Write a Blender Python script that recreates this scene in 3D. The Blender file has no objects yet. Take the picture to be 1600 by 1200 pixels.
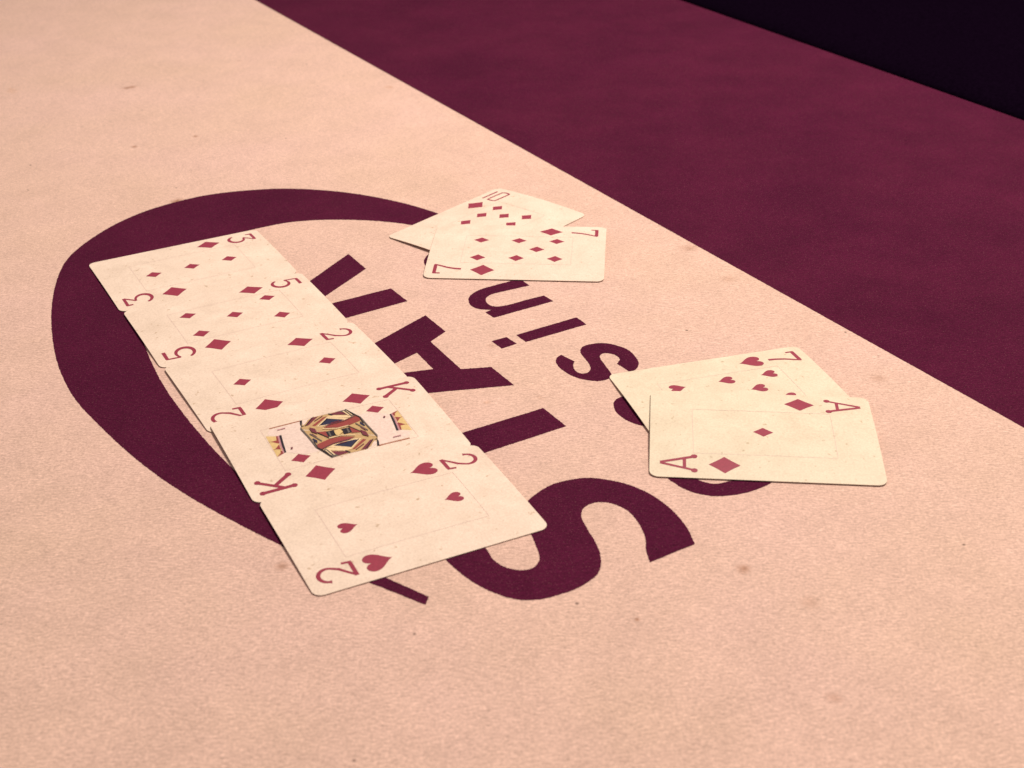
import bpy, bmesh, math, random
from mathutils import Vector, Matrix
from mathutils.geometry import tessellate_polygon

random.seed(7)
sc = bpy.context.scene
COL = sc.collection

# ---------------------------------------------------------------- camera
CAM_F, CAM_H, CAM_T, CAM_R = 49.547356, 0.289501, 0.510065, -0.014351
cd = bpy.data.cameras.new('camera'); cam = bpy.data.objects.new('camera', cd); COL.objects.link(cam)
fw = Vector((0, math.cos(CAM_T), -math.sin(CAM_T))); up0 = Vector((0, math.sin(CAM_T), math.cos(CAM_T))); rt0 = Vector((1, 0, 0))
rt = math.cos(CAM_R)*rt0 + math.sin(CAM_R)*up0
up = -math.sin(CAM_R)*rt0 + math.cos(CAM_R)*up0
mw = Matrix((rt, up, -fw)).transposed().to_4x4(); mw.translation = (0, 0, CAM_H)
cam.matrix_world = mw
cd.lens = CAM_F; cd.sensor_width = 36; cd.clip_start = 0.01; cd.clip_end = 50
cd.dof.use_dof = True; cd.dof.focus_distance = 0.62; cd.dof.aperture_fstop = 20
sc.camera = cam

# ---------------------------------------------------------------- light (indoor: lamp over the table, dim room)
w = bpy.data.worlds.new('World'); sc.world = w; w.use_nodes = True
w.node_tree.nodes['Background'].inputs[0].default_value = (1.0, .84, .80, 1)
w.node_tree.nodes['Background'].inputs[1].default_value = .31
def area(name, loc, target, size, power, col):
    l = bpy.data.lights.new(name, 'AREA'); l.shape = 'DISK'; l.size = size; l.energy = power; l.color = col
    o = bpy.data.objects.new(name, l); COL.objects.link(o); o.location = loc
    o.rotation_euler = (Vector(target)-Vector(loc)).to_track_quat('-Z', 'Y').to_euler()
    return o
area('table_lamp_light', (.50, 1.02, 1.25), (.02, .58, 0), .30, 25.5, (1, .88, .76))
sc.view_settings.view_transform = 'Standard'; sc.view_settings.look = 'None'
sc.view_settings.exposure = 0; sc.view_settings.gamma = 1; sc.view_settings.use_curve_mapping = False
sc.render.engine = 'CYCLES'

# ---------------------------------------------------------------- materials
def srgb(r, g, b):
    f = lambda c: (c/255/12.92) if c/255 <= .04045 else ((c/255+.055)/1.055)**2.4
    return (f(r), f(g), f(b), 1)
def new_mat(name):
    m = bpy.data.materials.new(name); m.use_nodes = True
    return m, m.node_tree.nodes, m.node_tree.links, m.node_tree.nodes['Principled BSDF']
def ramp(n, pos, cols):
    r = n.new('ShaderNodeValToRGB'); e = r.color_ramp.elements
    e[0].position, e[1].position = pos[0], pos[-1]; e[0].color, e[1].color = cols[0], cols[-1]
    for p, c in list(zip(pos, cols))[1:-1]:
        k = e.new(p); k.color = c
    return r
def noise(n, l, vec, scale, detail=3, rough=.6, dist=0):
    t = n.new('ShaderNodeTexNoise'); t.inputs['Scale'].default_value = scale; t.inputs['Detail'].default_value = detail
    t.inputs['Roughness'].default_value = rough; t.inputs['Distortion'].default_value = dist
    l.new(vec, t.inputs['Vector']); return t
def mul(n, l, a, b, fac=1.0, mode='MULTIPLY'):
    m = n.new('ShaderNodeMix'); m.data_type = 'RGBA'; m.blend_type = mode; m.inputs[0].default_value = fac
    for s, k in ((a, 6), (b, 7)):
        if hasattr(s, 'is_output'): l.new(s, m.inputs[k])
        else: m.inputs[k].default_value = s
    return m.outputs[2]
G = lambda v: (v, v, v, 1)

STAINS = [(77.8, 386.9, 3, 0.9), (-79.9, 391.7, 3.2, 0.6), (91.0, 655.5, 5, 0.6), (95.8, 668.3, 4, 0.5), (-256.1, 940.1, 4, 0.8), (-259.8, 937.5, 3, 0.7), (-182.9, 729.0, 5, 1.0), (105.9, 619.0, 5, 0.35), (154.3, 518.5, 4, 0.35), (-227.5, 819.9, 2.6, 1.1), (-193.4, 837.0, 2.2, 1.0), (-8.3, 552.5, 3, 0.3), (39.3, 360.3, 1.2, 1.0), (96.7, 368.3, 4, 0.25), (-192.7, 999.2, 2.5, 0.4), (95.5, 322.1, 3, 0.4), (-113.1, 442.3, 6, 0.18)]   # x, y, radius in mm, strength
def felt(name, col, col2, contrast=1.0, sheen=.25, stains=True):
    """brushed casino felt: short fibres, pilling, faint soiling"""
    m, n, l, b = new_mat(name)
    geo = n.new('ShaderNodeNewGeometry'); vec = geo.outputs['Position']
    big = noise(n, l, vec, 9, 4, .6)
    c = mul(n, l, col, col2, 1, 'MIX'); mixn = c.node
    r0 = ramp(n, (.32, .68), (G(0), G(1))); l.new(big.outputs['Fac'], r0.inputs[0]); l.new(r0.outputs[0], mixn.inputs[0])
    # cloudy mottling
    mid = noise(n, l, vec, 42, 6, .68, .5); r1 = ramp(n, (.25, .75), (G(1-.10*contrast), G(1+.05*contrast))); l.new(mid.outputs['Fac'], r1.inputs[0])
    c = mul(n, l, c, r1.outputs[0])
    # fibres: two stretched noises
    for ang, sc_ in ((.5, (300, 2200, 900)), (-.9, (350, 2000, 900))):
        mp = n.new('ShaderNodeMapping'); mp.inputs['Rotation'].default_value = (0, 0, ang); mp.inputs['Scale'].default_value = sc_
        l.new(vec, mp.inputs['Vector'])
        f = noise(n, l, mp.outputs[0], 1, 2, .5, .6); rf = ramp(n, (.3, .72), (G(1-.16*contrast), G(1+.10*contrast))); l.new(f.outputs['Fac'], rf.inputs[0])
        c = mul(n, l, c, rf.outputs[0]); last = f
    # grain
    gr = noise(n, l, vec, 1000, 3, .75); rg = ramp(n, (.28, .72), (G(1-.30*contrast), G(1+.20*contrast))); l.new(gr.outputs['Fac'], rg.inputs[0])
    c = mul(n, l, c, rg.outputs[0])
    if not stains:                                   # pale fibres standing up through the print, rubbed patches
        fl_ = noise(n, l, vec, 1700, 2, .6); rf2 = ramp(n, (.60, .74), (G(0), G(.16))); l.new(fl_.outputs['Fac'], rf2.inputs[0])
        c = mul(n, l, c, (.62, .34, .30, 1), 1, 'MIX'); l.new(rf2.outputs[0], c.node.inputs[0])
        ru = noise(n, l, vec, 20, 5, .6); rr2 = ramp(n, (.35, .72), (G(.93), (1.16, 1.14, 1.12, 1))); l.new(ru.outputs['Fac'], rr2.inputs[0])
        c = mul(n, l, c, rr2.outputs[0])
    if stains:
        warp = noise(n, l, vec, 160, 3, .6)
        for (sx, sy, sr, dk) in STAINS:
            dn = n.new('ShaderNodeVectorMath'); dn.operation = 'DISTANCE'; l.new(vec, dn.inputs[0]); dn.inputs[1].default_value = (sx/1000, sy/1000, 0)
            ma = n.new('ShaderNodeMath'); ma.operation = 'MULTIPLY_ADD'; l.new(warp.outputs['Fac'], ma.inputs[0]); ma.inputs[1].default_value = sr*.0016; l.new(dn.outputs['Value'], ma.inputs[2])
            q = ramp(n, (0, 1), ((max(.03, 1-.62*dk), max(.02, 1-.80*dk), max(.02, 1-.92*dk), 1), G(1)))
            mr = n.new('ShaderNodeMapRange'); mr.inputs['From Min'].default_value = sr*.0005; mr.inputs['From Max'].default_value = sr*.0019; l.new(ma.outputs[0], mr.inputs['Value'])
            l.new(mr.outputs[0], q.inputs[0]); c = mul(n, l, c, q.outputs[0])
        # tiny dark lint specks and a few brownish spots
        vo = n.new('ShaderNodeTexVoronoi'); vo.inputs['Scale'].default_value = 42; l.new(vec, vo.inputs['Vector'])
        rs = ramp(n, (.018, .035), (G(.35), G(1))); l.new(vo.outputs['Distance'], rs.inputs[0])
        c = mul(n, l, c, rs.outputs[0])
        st = noise(n, l, vec, 31, 3, .55, .3); rr = ramp(n, (.71, .80), (G(1), (.80, .66, .50, 1))); l.new(st.outputs['Fac'], rr.inputs[0])
        c = mul(n, l, c, rr.outputs[0])
    l.new(c, b.inputs['Base Color'])
    b.inputs['Roughness'].default_value = .95; b.inputs['Specular IOR Level'].default_value = .04
    b.inputs['Sheen Weight'].default_value = sheen; b.inputs['Sheen Roughness'].default_value = .5
    b.inputs['Sheen Tint'].default_value = (col[0]**.5, col[1]**.5, col[2]**.5, 1)
    bp = n.new('ShaderNodeBump'); bp.inputs['Strength'].default_value = .22; bp.inputs['Distance'].default_value = .0004
    ad = n.new('ShaderNodeMath'); ad.operation = 'ADD'; l.new(last.outputs['Fac'], ad.inputs[0]); l.new(gr.outputs['Fac'], ad.inputs[1])
    l.new(ad.outputs[0], bp.inputs['Height']); l.new(bp.outputs[0], b.inputs['Normal'])
    return m

def paper(name, col, spots=True, rough=.5):
    m, n, l, b = new_mat(name)
    tc = n.new('ShaderNodeTexCoord'); oi = n.new('ShaderNodeObjectInfo')
    va = n.new('ShaderNodeVectorMath'); va.operation = 'ADD'; l.new(tc.outputs['Object'], va.inputs[0])
    cv = n.new('ShaderNodeVectorMath'); cv.operation = 'SCALE'; cv.inputs[3].default_value = 3.7; l.new(oi.outputs['Location'], cv.inputs[0]); l.new(cv.outputs[0], va.inputs[1])
    vec = va.outputs[0]
    a = noise(n, l, vec, 70, 5, .65, .3); r = ramp(n, (.28, .72), ((.90, .885, .86, 1), G(1.03))); l.new(a.outputs['Fac'], r.inputs[0])
    c = mul(n, l, col, r.outputs[0])
    g = noise(n, l, vec, 1300, 2, .6); rg = ramp(n, (.3, .7), (G(.89), G(1.07))); l.new(g.outputs['Fac'], rg.inputs[0])
    c = mul(n, l, c, rg.outputs[0])
    if spots:
        s = noise(n, l, vec, 420, 2, .5); rs = ramp(n, (.67, .76), (G(1), (.72, .66, .58, 1))); l.new(s.outputs['Fac'], rs.inputs[0])
        c = mul(n, l, c, rs.outputs[0])
    l.new(c, b.inputs['Base Color'])
    rr = ramp(n, (.3, .7), (G(rough-.08), G(rough+.12))); l.new(a.outputs['Fac'], rr.inputs[0]); l.new(rr.outputs[0], b.inputs['Roughness'])
    b.inputs['Specular IOR Level'].default_value = .3
    bp = n.new('ShaderNodeBump'); bp.inputs['Strength'].default_value = .08; bp.inputs['Distance'].default_value = .0002
    l.new(g.outputs['Fac'], bp.inputs['Height']); l.new(bp.outputs[0], b.inputs['Normal'])
    return m

def ink(name, col, rough=.5):
    m, n, l, b = new_mat(name)
    tc = n.new('ShaderNodeTexCoord')
    g = noise(n, l, tc.outputs['Object'], 900, 3, .65); rg = ramp(n, (.3, .7), (G(.86), G(1.10))); l.new(g.outputs['Fac'], rg.inputs[0])
    l.new(mul(n, l, col, rg.outputs[0]), b.inputs['Base Color'])
    b.inputs['Roughness'].default_value = rough; b.inputs['Specular IOR Level'].default_value = .3
    return m

M = {}
M['felt'] = felt('pale_pink_felt', (.795, .540, .458, 1), (.765, .53, .42, 1))
M['print'] = felt('maroon_printed_felt', (.079, .0078, .033, 1), (.090, .0098, .036, 1), 1.15, 0, False)
M['stock'] = paper('cream_card_stock', (.845, .69, .57, 1))
M['stock_yellowed'] = paper('yellowed_card_stock', (.785, .68, .525, 1))
M['card_edge'] = paper('card_edge_core', (.52, .40, .32, 1), False, .8)
M['red'] = ink('card_red_ink', (.31, .034, .068, 1))
M['frame'] = ink('pale_frame_ink', (.71, .53, .46, 1))
M['p_skin'] = ink('pale_pink_ink', (.80, .63, .555, 1))
M['p_line'] = ink('brown_ink', (.36, .13, .075, 1))
M['p_yellow'] = ink('yellow_ink', (.70, .50, .22, 1))
M['p_gold'] = ink('ochre_ink', (.54, .36, .17, 1))
M['p_cream'] = ink('ivory_ink', (.80, .60, .36, 1))
M['p_red'] = ink('brick_red_ink', (.30, .055, .05, 1))
M['p_plum'] = ink('plum_ink', (.17, .03, .05, 1))
M['p_mauve'] = ink('mauve_ink', (.50, .24, .27, 1))
M['p_navy'] = ink('navy_ink', (.022, .022, .06, 1))
M['p_black'] = ink('black_ink', (.018, .012, .02, 1))
M['p_grey'] = ink('hatched_grey_ink', (.14, .115, .10, 1))
def leather():
    m, n, l, b = new_mat('black_rail_leather')
    tc = n.new('ShaderNodeTexCoord'); g = noise(n, l, tc.outputs['Object'], 500, 3, .6)
    r = ramp(n, (.3, .7), ((.0024, .0008, .0034, 1), (.0046, .0016, .0064, 1))); l.new(g.outputs['Fac'], r.inputs[0]); l.new(r.outputs[0], b.inputs['Base Color'])
    b.inputs['Roughness'].default_value = 1; b.inputs['Specular IOR Level'].default_value = 0
    bp = n.new('ShaderNodeBump'); bp.inputs['Strength'].default_value = .2; bp.inputs['Distance'].default_value = .0005
    l.new(g.outputs['Fac'], bp.inputs['Height']); l.new(bp.outputs[0], b.inputs['Normal'])
    return m
M['leather'] = leather()
def carpet():
    m, n, l, b = new_mat('dark_carpet')
    tc = n.new('ShaderNodeTexCoord'); g = noise(n, l, tc.outputs['Object'], 60, 5, .7)
    r = ramp(n, (.3, .7), ((.006, .003, .005, 1), (.014, .006, .010, 1))); l.new(g.outputs['Fac'], r.inputs[0]); l.new(r.outputs[0], b.inputs['Base Color'])
    b.inputs['Roughness'].default_value = 1; b.inputs['Specular IOR Level'].default_value = .05
    return m
M['carpet'] = carpet()

# ---------------------------------------------------------------- helpers
def link(name, me, parent=None, mats=()):
    for m in mats: me.materials.append(m)
    o = bpy.data.objects.new(name, me); COL.objects.link(o)
    if parent: o.parent = parent
    return o
def tess(loops):
    vs = [v for lp in loops for v in lp]
    tr = tessellate_polygon([[Vector((x, y, 0)) for x, y in lp] for lp in loops])
    return vs, tr
def wob(x, y):                                # slow waviness of a silk-screened edge on cloth, mm
    return .04*math.sin(x*.31+y*.17+1)+.03*math.sin(x*.83-y*.61)+.02*math.sin(x*1.7+y*1.3)
def densify(lp, step, jit):
    out = []
    for i, a in enumerate(lp):
        b = lp[(i+1) % len(lp)]; d = math.dist(a, b); k = max(1, int(d/step))
        nx, ny = (-(b[1]-a[1])/d, (b[0]-a[0])/d) if d > 1e-9 else (0, 0)
        for j in range(k):
            t = j/k; e = random.gauss(0, jit)+wob(a[0]+(b[0]-a[0])*t, a[1]+(b[1]-a[1])*t)
            out.append((a[0]+(b[0]-a[0])*t+nx*e, a[1]+(b[1]-a[1])*t+ny*e))
    return out

# ---------------------------------------------------------------- data, millimetres on the table top
D = {
'swoosh': [[-8.8, 672.1], [-10.7, 674.5], [-12.5, 676.8], [-14.4, 679.2], [-16.3, 681.5], [-18.1, 683.9], [-20.0, 686.2], [-21.9, 688.5], [-23.9, 690.8], [-25.8, 693.1], [-27.8, 695.3], [-29.8, 697.6], [-31.9, 699.7], [-34.0, 701.9], [-36.1, 704.0], [-38.2, 706.1], [-40.4, 708.2], [-42.6, 710.1], [-44.9, 712.1], [-47.2, 714.0], [-49.6, 715.8], [-52.0, 717.7], [-54.4, 719.4], [-56.8, 721.1], [-59.3, 722.8], [-61.8, 724.4], [-64.4, 726.0], [-67.0, 727.6], [-69.6, 729.1], [-72.2, 730.5], [-74.8, 731.9], [-77.5, 733.2], [-80.2, 734.5], [-82.9, 735.8], [-85.7, 736.9], [-88.5, 738.0], [-91.3, 739.1], [-94.1, 740.1], [-96.9, 741.0], [-99.8, 741.8], [-102.7, 742.6], [-105.6, 743.3], [-108.5, 743.9], [-111.5, 744.5], [-114.4, 745.0], [-117.4, 745.4], [-120.4, 745.8], [-123.3, 746.1], [-126.3, 746.2], [-129.3, 746.3], [-132.3, 746.2], [-135.2, 746.0], [-138.2, 745.7], [-141.2, 745.4], [-144.1, 744.9], [-147.1, 744.4], [-150.0, 743.8], [-152.9, 743.1], [-155.8, 742.4], [-158.7, 741.6], [-161.6, 740.8], [-164.4, 739.8], [-167.1, 738.7], [-169.8, 737.5], [-172.5, 736.1], [-175.0, 734.6], [-177.5, 733.0], [-180.0, 731.3], [-182.4, 729.5], [-184.8, 727.7], [-187.1, 725.8], [-189.4, 723.9], [-191.6, 721.9], [-193.8, 719.9], [-195.9, 717.8], [-197.9, 715.6], [-199.8, 713.3], [-201.6, 711.0], [-203.4, 708.5], [-205.1, 706.1], [-206.7, 703.5], [-208.2, 701.0], [-209.7, 698.4], [-211.0, 695.7], [-212.3, 693.0], [-213.6, 690.3], [-214.7, 687.5], [-215.8, 684.8], [-216.8, 681.9], [-217.8, 679.1], [-218.7, 676.3], [-219.6, 673.4], [-220.5, 670.5], [-221.2, 667.7], [-221.9, 664.7], [-222.4, 661.8], [-222.9, 658.9], [-223.2, 655.9], [-223.4, 652.9], [-223.5, 650.0], [-223.6, 647.0], [-223.5, 644.0], [-223.3, 641.0], [-223.1, 638.0], [-222.8, 635.0], [-222.4, 632.1], [-222.1, 629.1], [-221.6, 626.1], [-221.2, 623.2], [-220.7, 620.2], [-220.2, 617.3], [-219.6, 614.3], [-219.0, 611.4], [-218.4, 608.4], [-217.8, 605.5], [-217.1, 602.6], [-216.4, 599.7], [-215.7, 596.7], [-215.0, 593.8], [-214.3, 590.9], [-213.5, 588.0], [-212.7, 585.1], [-211.9, 582.2], [-211.0, 579.4], [-210.2, 576.5], [-209.3, 573.6], [-208.4, 570.8], [-207.5, 567.9], [-206.6, 565.1], [-205.6, 562.2], [-204.6, 559.4], [-203.6, 556.5], [-202.6, 553.7], [-201.5, 550.9], [-200.5, 548.1], [-199.4, 545.3], [-198.2, 542.6], [-197.1, 539.8], [-195.9, 537.0], [-194.6, 534.3], [-193.4, 531.6], [-192.1, 528.9], [-190.8, 526.2], [-189.4, 523.5], [-188.0, 520.9], [-186.6, 518.2], [-185.2, 515.6], [-183.7, 513.0], [-182.1, 510.4], [-180.6, 507.9], [-178.9, 505.4], [-177.3, 502.9], [-175.5, 500.4], [-173.8, 498.0], [-172.0, 495.6], [-170.2, 493.2], [-168.4, 490.8], [-166.6, 488.4], [-164.8, 486.0], [-163.0, 483.6], [-161.1, 481.2], [-159.3, 478.9], [-157.5, 476.5], [-155.6, 474.2], [-153.7, 471.8], [-151.8, 469.5], [-149.9, 467.2], [-148.0, 464.9], [-146.0, 462.6], [-144.1, 460.3], [-142.1, 458.1], [-140.1, 455.9], [-138.0, 453.7], [-136.0, 451.5], [-133.9, 449.3], [-131.8, 447.1], [-129.7, 445.0], [-127.6, 442.9], [-125.4, 440.8], [-123.3, 438.7], [-121.1, 436.7], [-118.9, 434.6], [-116.7, 432.6], [-114.5, 430.6], [-112.2, 428.6], [-109.9, 426.7], [-107.7, 424.7], [-105.4, 422.8], [-103.1, 420.9], [-100.7, 419.0], [-98.4, 417.1], [-96.0, 415.2], [-93.7, 413.4], [-91.4, 411.5], [-89.0, 409.6], [-86.7, 407.8], [-84.3, 405.9], [-81.9, 404.1], [-79.6, 402.2], [-77.2, 400.4], [-74.7, 398.7], [-72.3, 396.9], [-69.9, 395.2], [-67.4, 393.5], [-64.9, 391.8], [-62.4, 390.2], [-59.8, 388.6], [-57.3, 387.0], [-54.8, 385.4], [-52.2, 383.8], [-49.7, 382.2], [-47.1, 380.6], [-44.6, 379.0], [-42.1, 377.4], [-39.5, 375.8], [-37.0, 374.2], [-34.5, 372.6], [-32.0, 371.0], [-29.5, 369.3], [-28.6, 373.7], [-31.1, 375.5], [-33.5, 377.2], [-35.9, 379.0], [-38.4, 380.7], [-40.8, 382.5], [-43.2, 384.3], [-45.6, 386.1], [-47.9, 388.0], [-50.3, 389.8], [-52.6, 391.7], [-54.9, 393.7], [-57.1, 395.6], [-59.3, 397.7], [-61.5, 399.7], [-63.7, 401.8], [-65.8, 403.9], [-67.8, 406.1], [-69.9, 408.3], [-71.9, 410.5], [-73.9, 412.7], [-75.9, 415.0], [-77.9, 417.2], [-79.8, 419.5], [-81.8, 421.8], [-83.7, 424.1], [-85.6, 426.4], [-87.5, 428.7], [-89.4, 431.1], [-91.2, 433.4], [-93.1, 435.8], [-94.9, 438.2], [-96.7, 440.6], [-98.5, 443.0], [-100.3, 445.4], [-102.1, 447.8], [-103.9, 450.2], [-105.7, 452.6], [-107.4, 455.0], [-109.2, 457.5], [-110.9, 459.9], [-112.6, 462.4], [-114.3, 464.9], [-116.0, 467.4], [-117.6, 469.9], [-119.3, 472.4], [-120.9, 474.9], [-122.5, 477.4], [-124.1, 480.0], [-125.7, 482.5], [-127.3, 485.1], [-128.8, 487.6], [-130.4, 490.2], [-131.9, 492.8], [-133.4, 495.3], [-134.9, 497.9], [-136.4, 500.5], [-137.9, 503.1], [-139.4, 505.8], [-140.8, 508.4], [-142.3, 511.0], [-143.7, 513.7], [-145.1, 516.3], [-146.4, 519.0], [-147.8, 521.7], [-149.1, 524.4], [-150.4, 527.1], [-151.7, 529.8], [-152.9, 532.5], [-154.1, 535.3], [-155.3, 538.0], [-156.5, 540.8], [-157.7, 543.5], [-158.9, 546.3], [-160.0, 549.1], [-161.1, 551.8], [-162.2, 554.6], [-163.3, 557.4], [-164.4, 560.2], [-165.4, 563.1], [-166.4, 565.9], [-167.3, 568.7], [-168.3, 571.6], [-169.1, 574.4], [-170.0, 577.3], [-170.8, 580.2], [-171.6, 583.1], [-172.3, 586.0], [-173.0, 588.9], [-173.6, 591.9], [-174.2, 594.8], [-174.8, 597.7], [-175.3, 600.7], [-175.7, 603.6], [-176.1, 606.6], [-176.4, 609.6], [-176.6, 612.6], [-176.7, 615.6], [-176.8, 618.5], [-176.7, 621.5], [-176.6, 624.5], [-176.4, 627.5], [-176.1, 630.5], [-175.7, 633.4], [-175.2, 636.4], [-174.7, 639.3], [-174.0, 642.2], [-173.2, 645.1], [-172.3, 647.9], [-171.3, 650.7], [-170.2, 653.5], [-168.9, 656.2], [-167.5, 658.8], [-166.0, 661.3], [-164.3, 663.8], [-162.5, 666.1], [-160.6, 668.4], [-158.6, 670.6], [-156.5, 672.7], [-154.3, 674.7], [-152.0, 676.6], [-149.7, 678.4], [-147.2, 680.1], [-144.8, 681.8], [-142.2, 683.4], [-139.7, 685.0], [-137.2, 686.6], [-134.6, 688.2], [-132.1, 689.7], [-129.5, 691.3], [-126.9, 692.7], [-124.2, 694.1], [-121.6, 695.3], [-118.8, 696.4], [-116.0, 697.3], [-113.2, 698.1], [-110.3, 698.6], [-107.3, 699.1], [-104.4, 699.4], [-101.4, 699.6], [-98.4, 699.7], [-95.4, 699.8], [-92.4, 699.7], [-89.4, 699.6], [-86.5, 699.4], [-83.5, 699.1], [-80.5, 698.7], [-77.6, 698.3], [-74.6, 697.8], [-71.7, 697.2], [-68.7, 696.6], [-65.8, 695.9], [-63.0, 695.1], [-60.1, 694.2], [-57.3, 693.2], [-54.6, 692.1], [-51.8, 690.9], [-49.2, 689.5], [-46.6, 688.1], [-44.1, 686.5], [-41.6, 684.8], [-39.1, 683.1], [-36.8, 681.3], [-34.4, 679.5], [-32.1, 677.6], [-29.8, 675.6], [-27.6, 673.6], [-25.5, 671.6], [-23.3, 669.6], [-21.3, 667.6], [-19.3, 665.6], [-17.3, 663.6], [-15.3, 661.7]],
'S': [[5.07, 429.49], [5.57, 430.21], [6.26, 431.25], [7.08, 432.46], [7.98, 433.7], [8.89, 434.85], [9.81, 435.93], [10.8, 437.02], [11.84, 438.1], [12.91, 439.1], [14.01, 439.98], [15.13, 440.72], [16.26, 441.36], [17.43, 441.91], [18.66, 442.41], [19.98, 442.87], [21.41, 443.33], [22.96, 443.76], [24.55, 444.12], [26.12, 444.39], [27.62, 444.51], [28.99, 444.49], [30.28, 444.33], [31.55, 444.07], [32.86, 443.71], [34.27, 443.26], [35.8, 442.75], [37.43, 442.15], [39.09, 441.46], [40.76, 440.65], [42.38, 439.69], [43.99, 438.58], [45.6, 437.33], [47.19, 435.96], [48.7, 434.52], [50.12, 433.04], [51.42, 431.51], [52.65, 429.89], [53.8, 428.23], [54.87, 426.54], [55.87, 424.85], [56.8, 423.14], [57.65, 421.41], [58.44, 419.66], [59.15, 417.93], [59.79, 416.21], [60.37, 414.5], [60.87, 412.77], [61.31, 411.07], [61.69, 409.43], [62.02, 407.87], [62.29, 406.31], [62.5, 404.73], [62.66, 403.25], [62.78, 402.01], [62.87, 401.12], [46.31, 390.95], [46.21, 391.82], [46.06, 393.05], [45.9, 394.51], [45.76, 396.06], [45.68, 397.58], [45.71, 399.07], [45.83, 400.62], [45.97, 402.23], [46.05, 403.87], [46.01, 405.55], [45.84, 407.29], [45.59, 409.11], [45.27, 410.95], [44.87, 412.76], [44.41, 414.5], [43.88, 416.19], [43.28, 417.87], [42.61, 419.48], [41.86, 420.99], [41.02, 422.35], [40.09, 423.56], [39.04, 424.66], [37.94, 425.63], [36.8, 426.45], [35.68, 427.1], [34.54, 427.59], [33.36, 427.92], [32.19, 428.1], [31.06, 428.11], [30.01, 427.97], [29.02, 427.64], [28.07, 427.11], [27.18, 426.45], [26.4, 425.69], [25.76, 424.89], [25.25, 424.03], [24.85, 423.07], [24.57, 422.05], [24.38, 420.99], [24.29, 419.92], [24.3, 418.86], [24.43, 417.78], [24.64, 416.67], [24.91, 415.51], [25.2, 414.29], [25.54, 412.99], [25.93, 411.63], [26.36, 410.23], [26.8, 408.8], [27.21, 407.37], [27.63, 405.91], [28.06, 404.43], [28.47, 402.93], [28.84, 401.43], [29.14, 399.95], [29.36, 398.49], [29.53, 397.02], [29.65, 395.56], [29.71, 394.14], [29.7, 392.76], [29.63, 391.41], [29.49, 390.06], [29.29, 388.76], [29.02, 387.54], [28.7, 386.42], [28.33, 385.43], [27.92, 384.57], [27.45, 383.77], [26.87, 382.97], [26.17, 382.1], [25.33, 381.15], [24.35, 380.16], [23.28, 379.15], [22.17, 378.19], [21.04, 377.31], [19.9, 376.52], [18.73, 375.78], [17.52, 375.09], [16.25, 374.44], [14.92, 373.83], [13.51, 373.2], [12.02, 372.58], [10.48, 372.01], [8.94, 371.55], [7.43, 371.25], [5.95, 371.11], [4.47, 371.08], [2.99, 371.19], [1.52, 371.42], [0.04, 371.78], [-1.46, 372.3], [-2.99, 372.99], [-4.51, 373.79], [-5.99, 374.66], [-7.38, 375.55], [-8.69, 376.45], [-9.93, 377.4], [-11.12, 378.4], [-12.28, 379.46], [-13.43, 380.57], [-14.56, 381.74], [-15.68, 382.97], [-16.76, 384.26], [-17.82, 385.58], [-18.86, 386.92], [-19.88, 388.3], [-20.88, 389.73], [-21.85, 391.19], [-22.79, 392.64], [-23.67, 394.04], [-24.51, 395.4], [-25.32, 396.73], [-26.07, 398.04], [-26.77, 399.34], [-27.41, 400.67], [-27.99, 402.11], [-28.52, 403.67], [-28.99, 405.19], [-29.37, 406.49], [-29.66, 407.41], [-17.17, 414.65], [-16.8, 413.71], [-16.29, 412.39], [-15.67, 410.85], [-14.98, 409.24], [-14.26, 407.71], [-13.44, 406.23], [-12.5, 404.68], [-11.53, 403.14], [-10.62, 401.64], [-9.84, 400.24], [-9.27, 398.94], [-8.82, 397.69], [-8.43, 396.51], [-8.01, 395.38], [-7.48, 394.3], [-6.82, 393.26], [-6.11, 392.25], [-5.34, 391.3], [-4.51, 390.45], [-3.63, 389.72], [-2.64, 389.1], [-1.56, 388.57], [-0.44, 388.15], [0.67, 387.85], [1.71, 387.69], [2.71, 387.66], [3.71, 387.77], [4.67, 388.0], [5.55, 388.36], [6.31, 388.85], [6.94, 389.53], [7.49, 390.4], [7.94, 391.38], [8.29, 392.36], [8.55, 393.27], [8.69, 394.06], [8.71, 394.8], [8.65, 395.54], [8.54, 396.31], [8.41, 397.17], [8.27, 398.13], [8.08, 399.15], [7.86, 400.23], [7.61, 401.34], [7.36, 402.48], [7.11, 403.63], [6.83, 404.82], [6.54, 406.04], [6.23, 407.29], [5.91, 408.57], [5.55, 409.91], [5.14, 411.31], [4.73, 412.73], [4.35, 414.14], [4.04, 415.51], [3.81, 416.92], [3.63, 418.4], [3.5, 419.81], [3.4, 421.01], [3.32, 421.87]],
'I': [[12.59, 496.94], [21.41, 482.3], [-23.2, 455.89], [-32.45, 471.34]],
'A': [[-39.53, 583.56], [-29.6, 566.82], [-36.04, 557.12], [-21.86, 531.26], [-8.82, 532.69], [0.81, 516.36], [-74.32, 504.54], [-82.11, 529.26]],
'A_hole': [[-41.54, 546.71], [-62.54, 524.56], [-33.8, 531.62]],
'R': [[-81.79, 654.58], [-71.3, 636.21], [-87.43, 606.8], [-100.14, 584.67], [-82.7, 598.43], [-57.46, 613.18], [-48.64, 598.83], [-75.09, 582.54], [-106.17, 564.23], [-115.61, 579.24], [-110.16, 597.13]],
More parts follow.
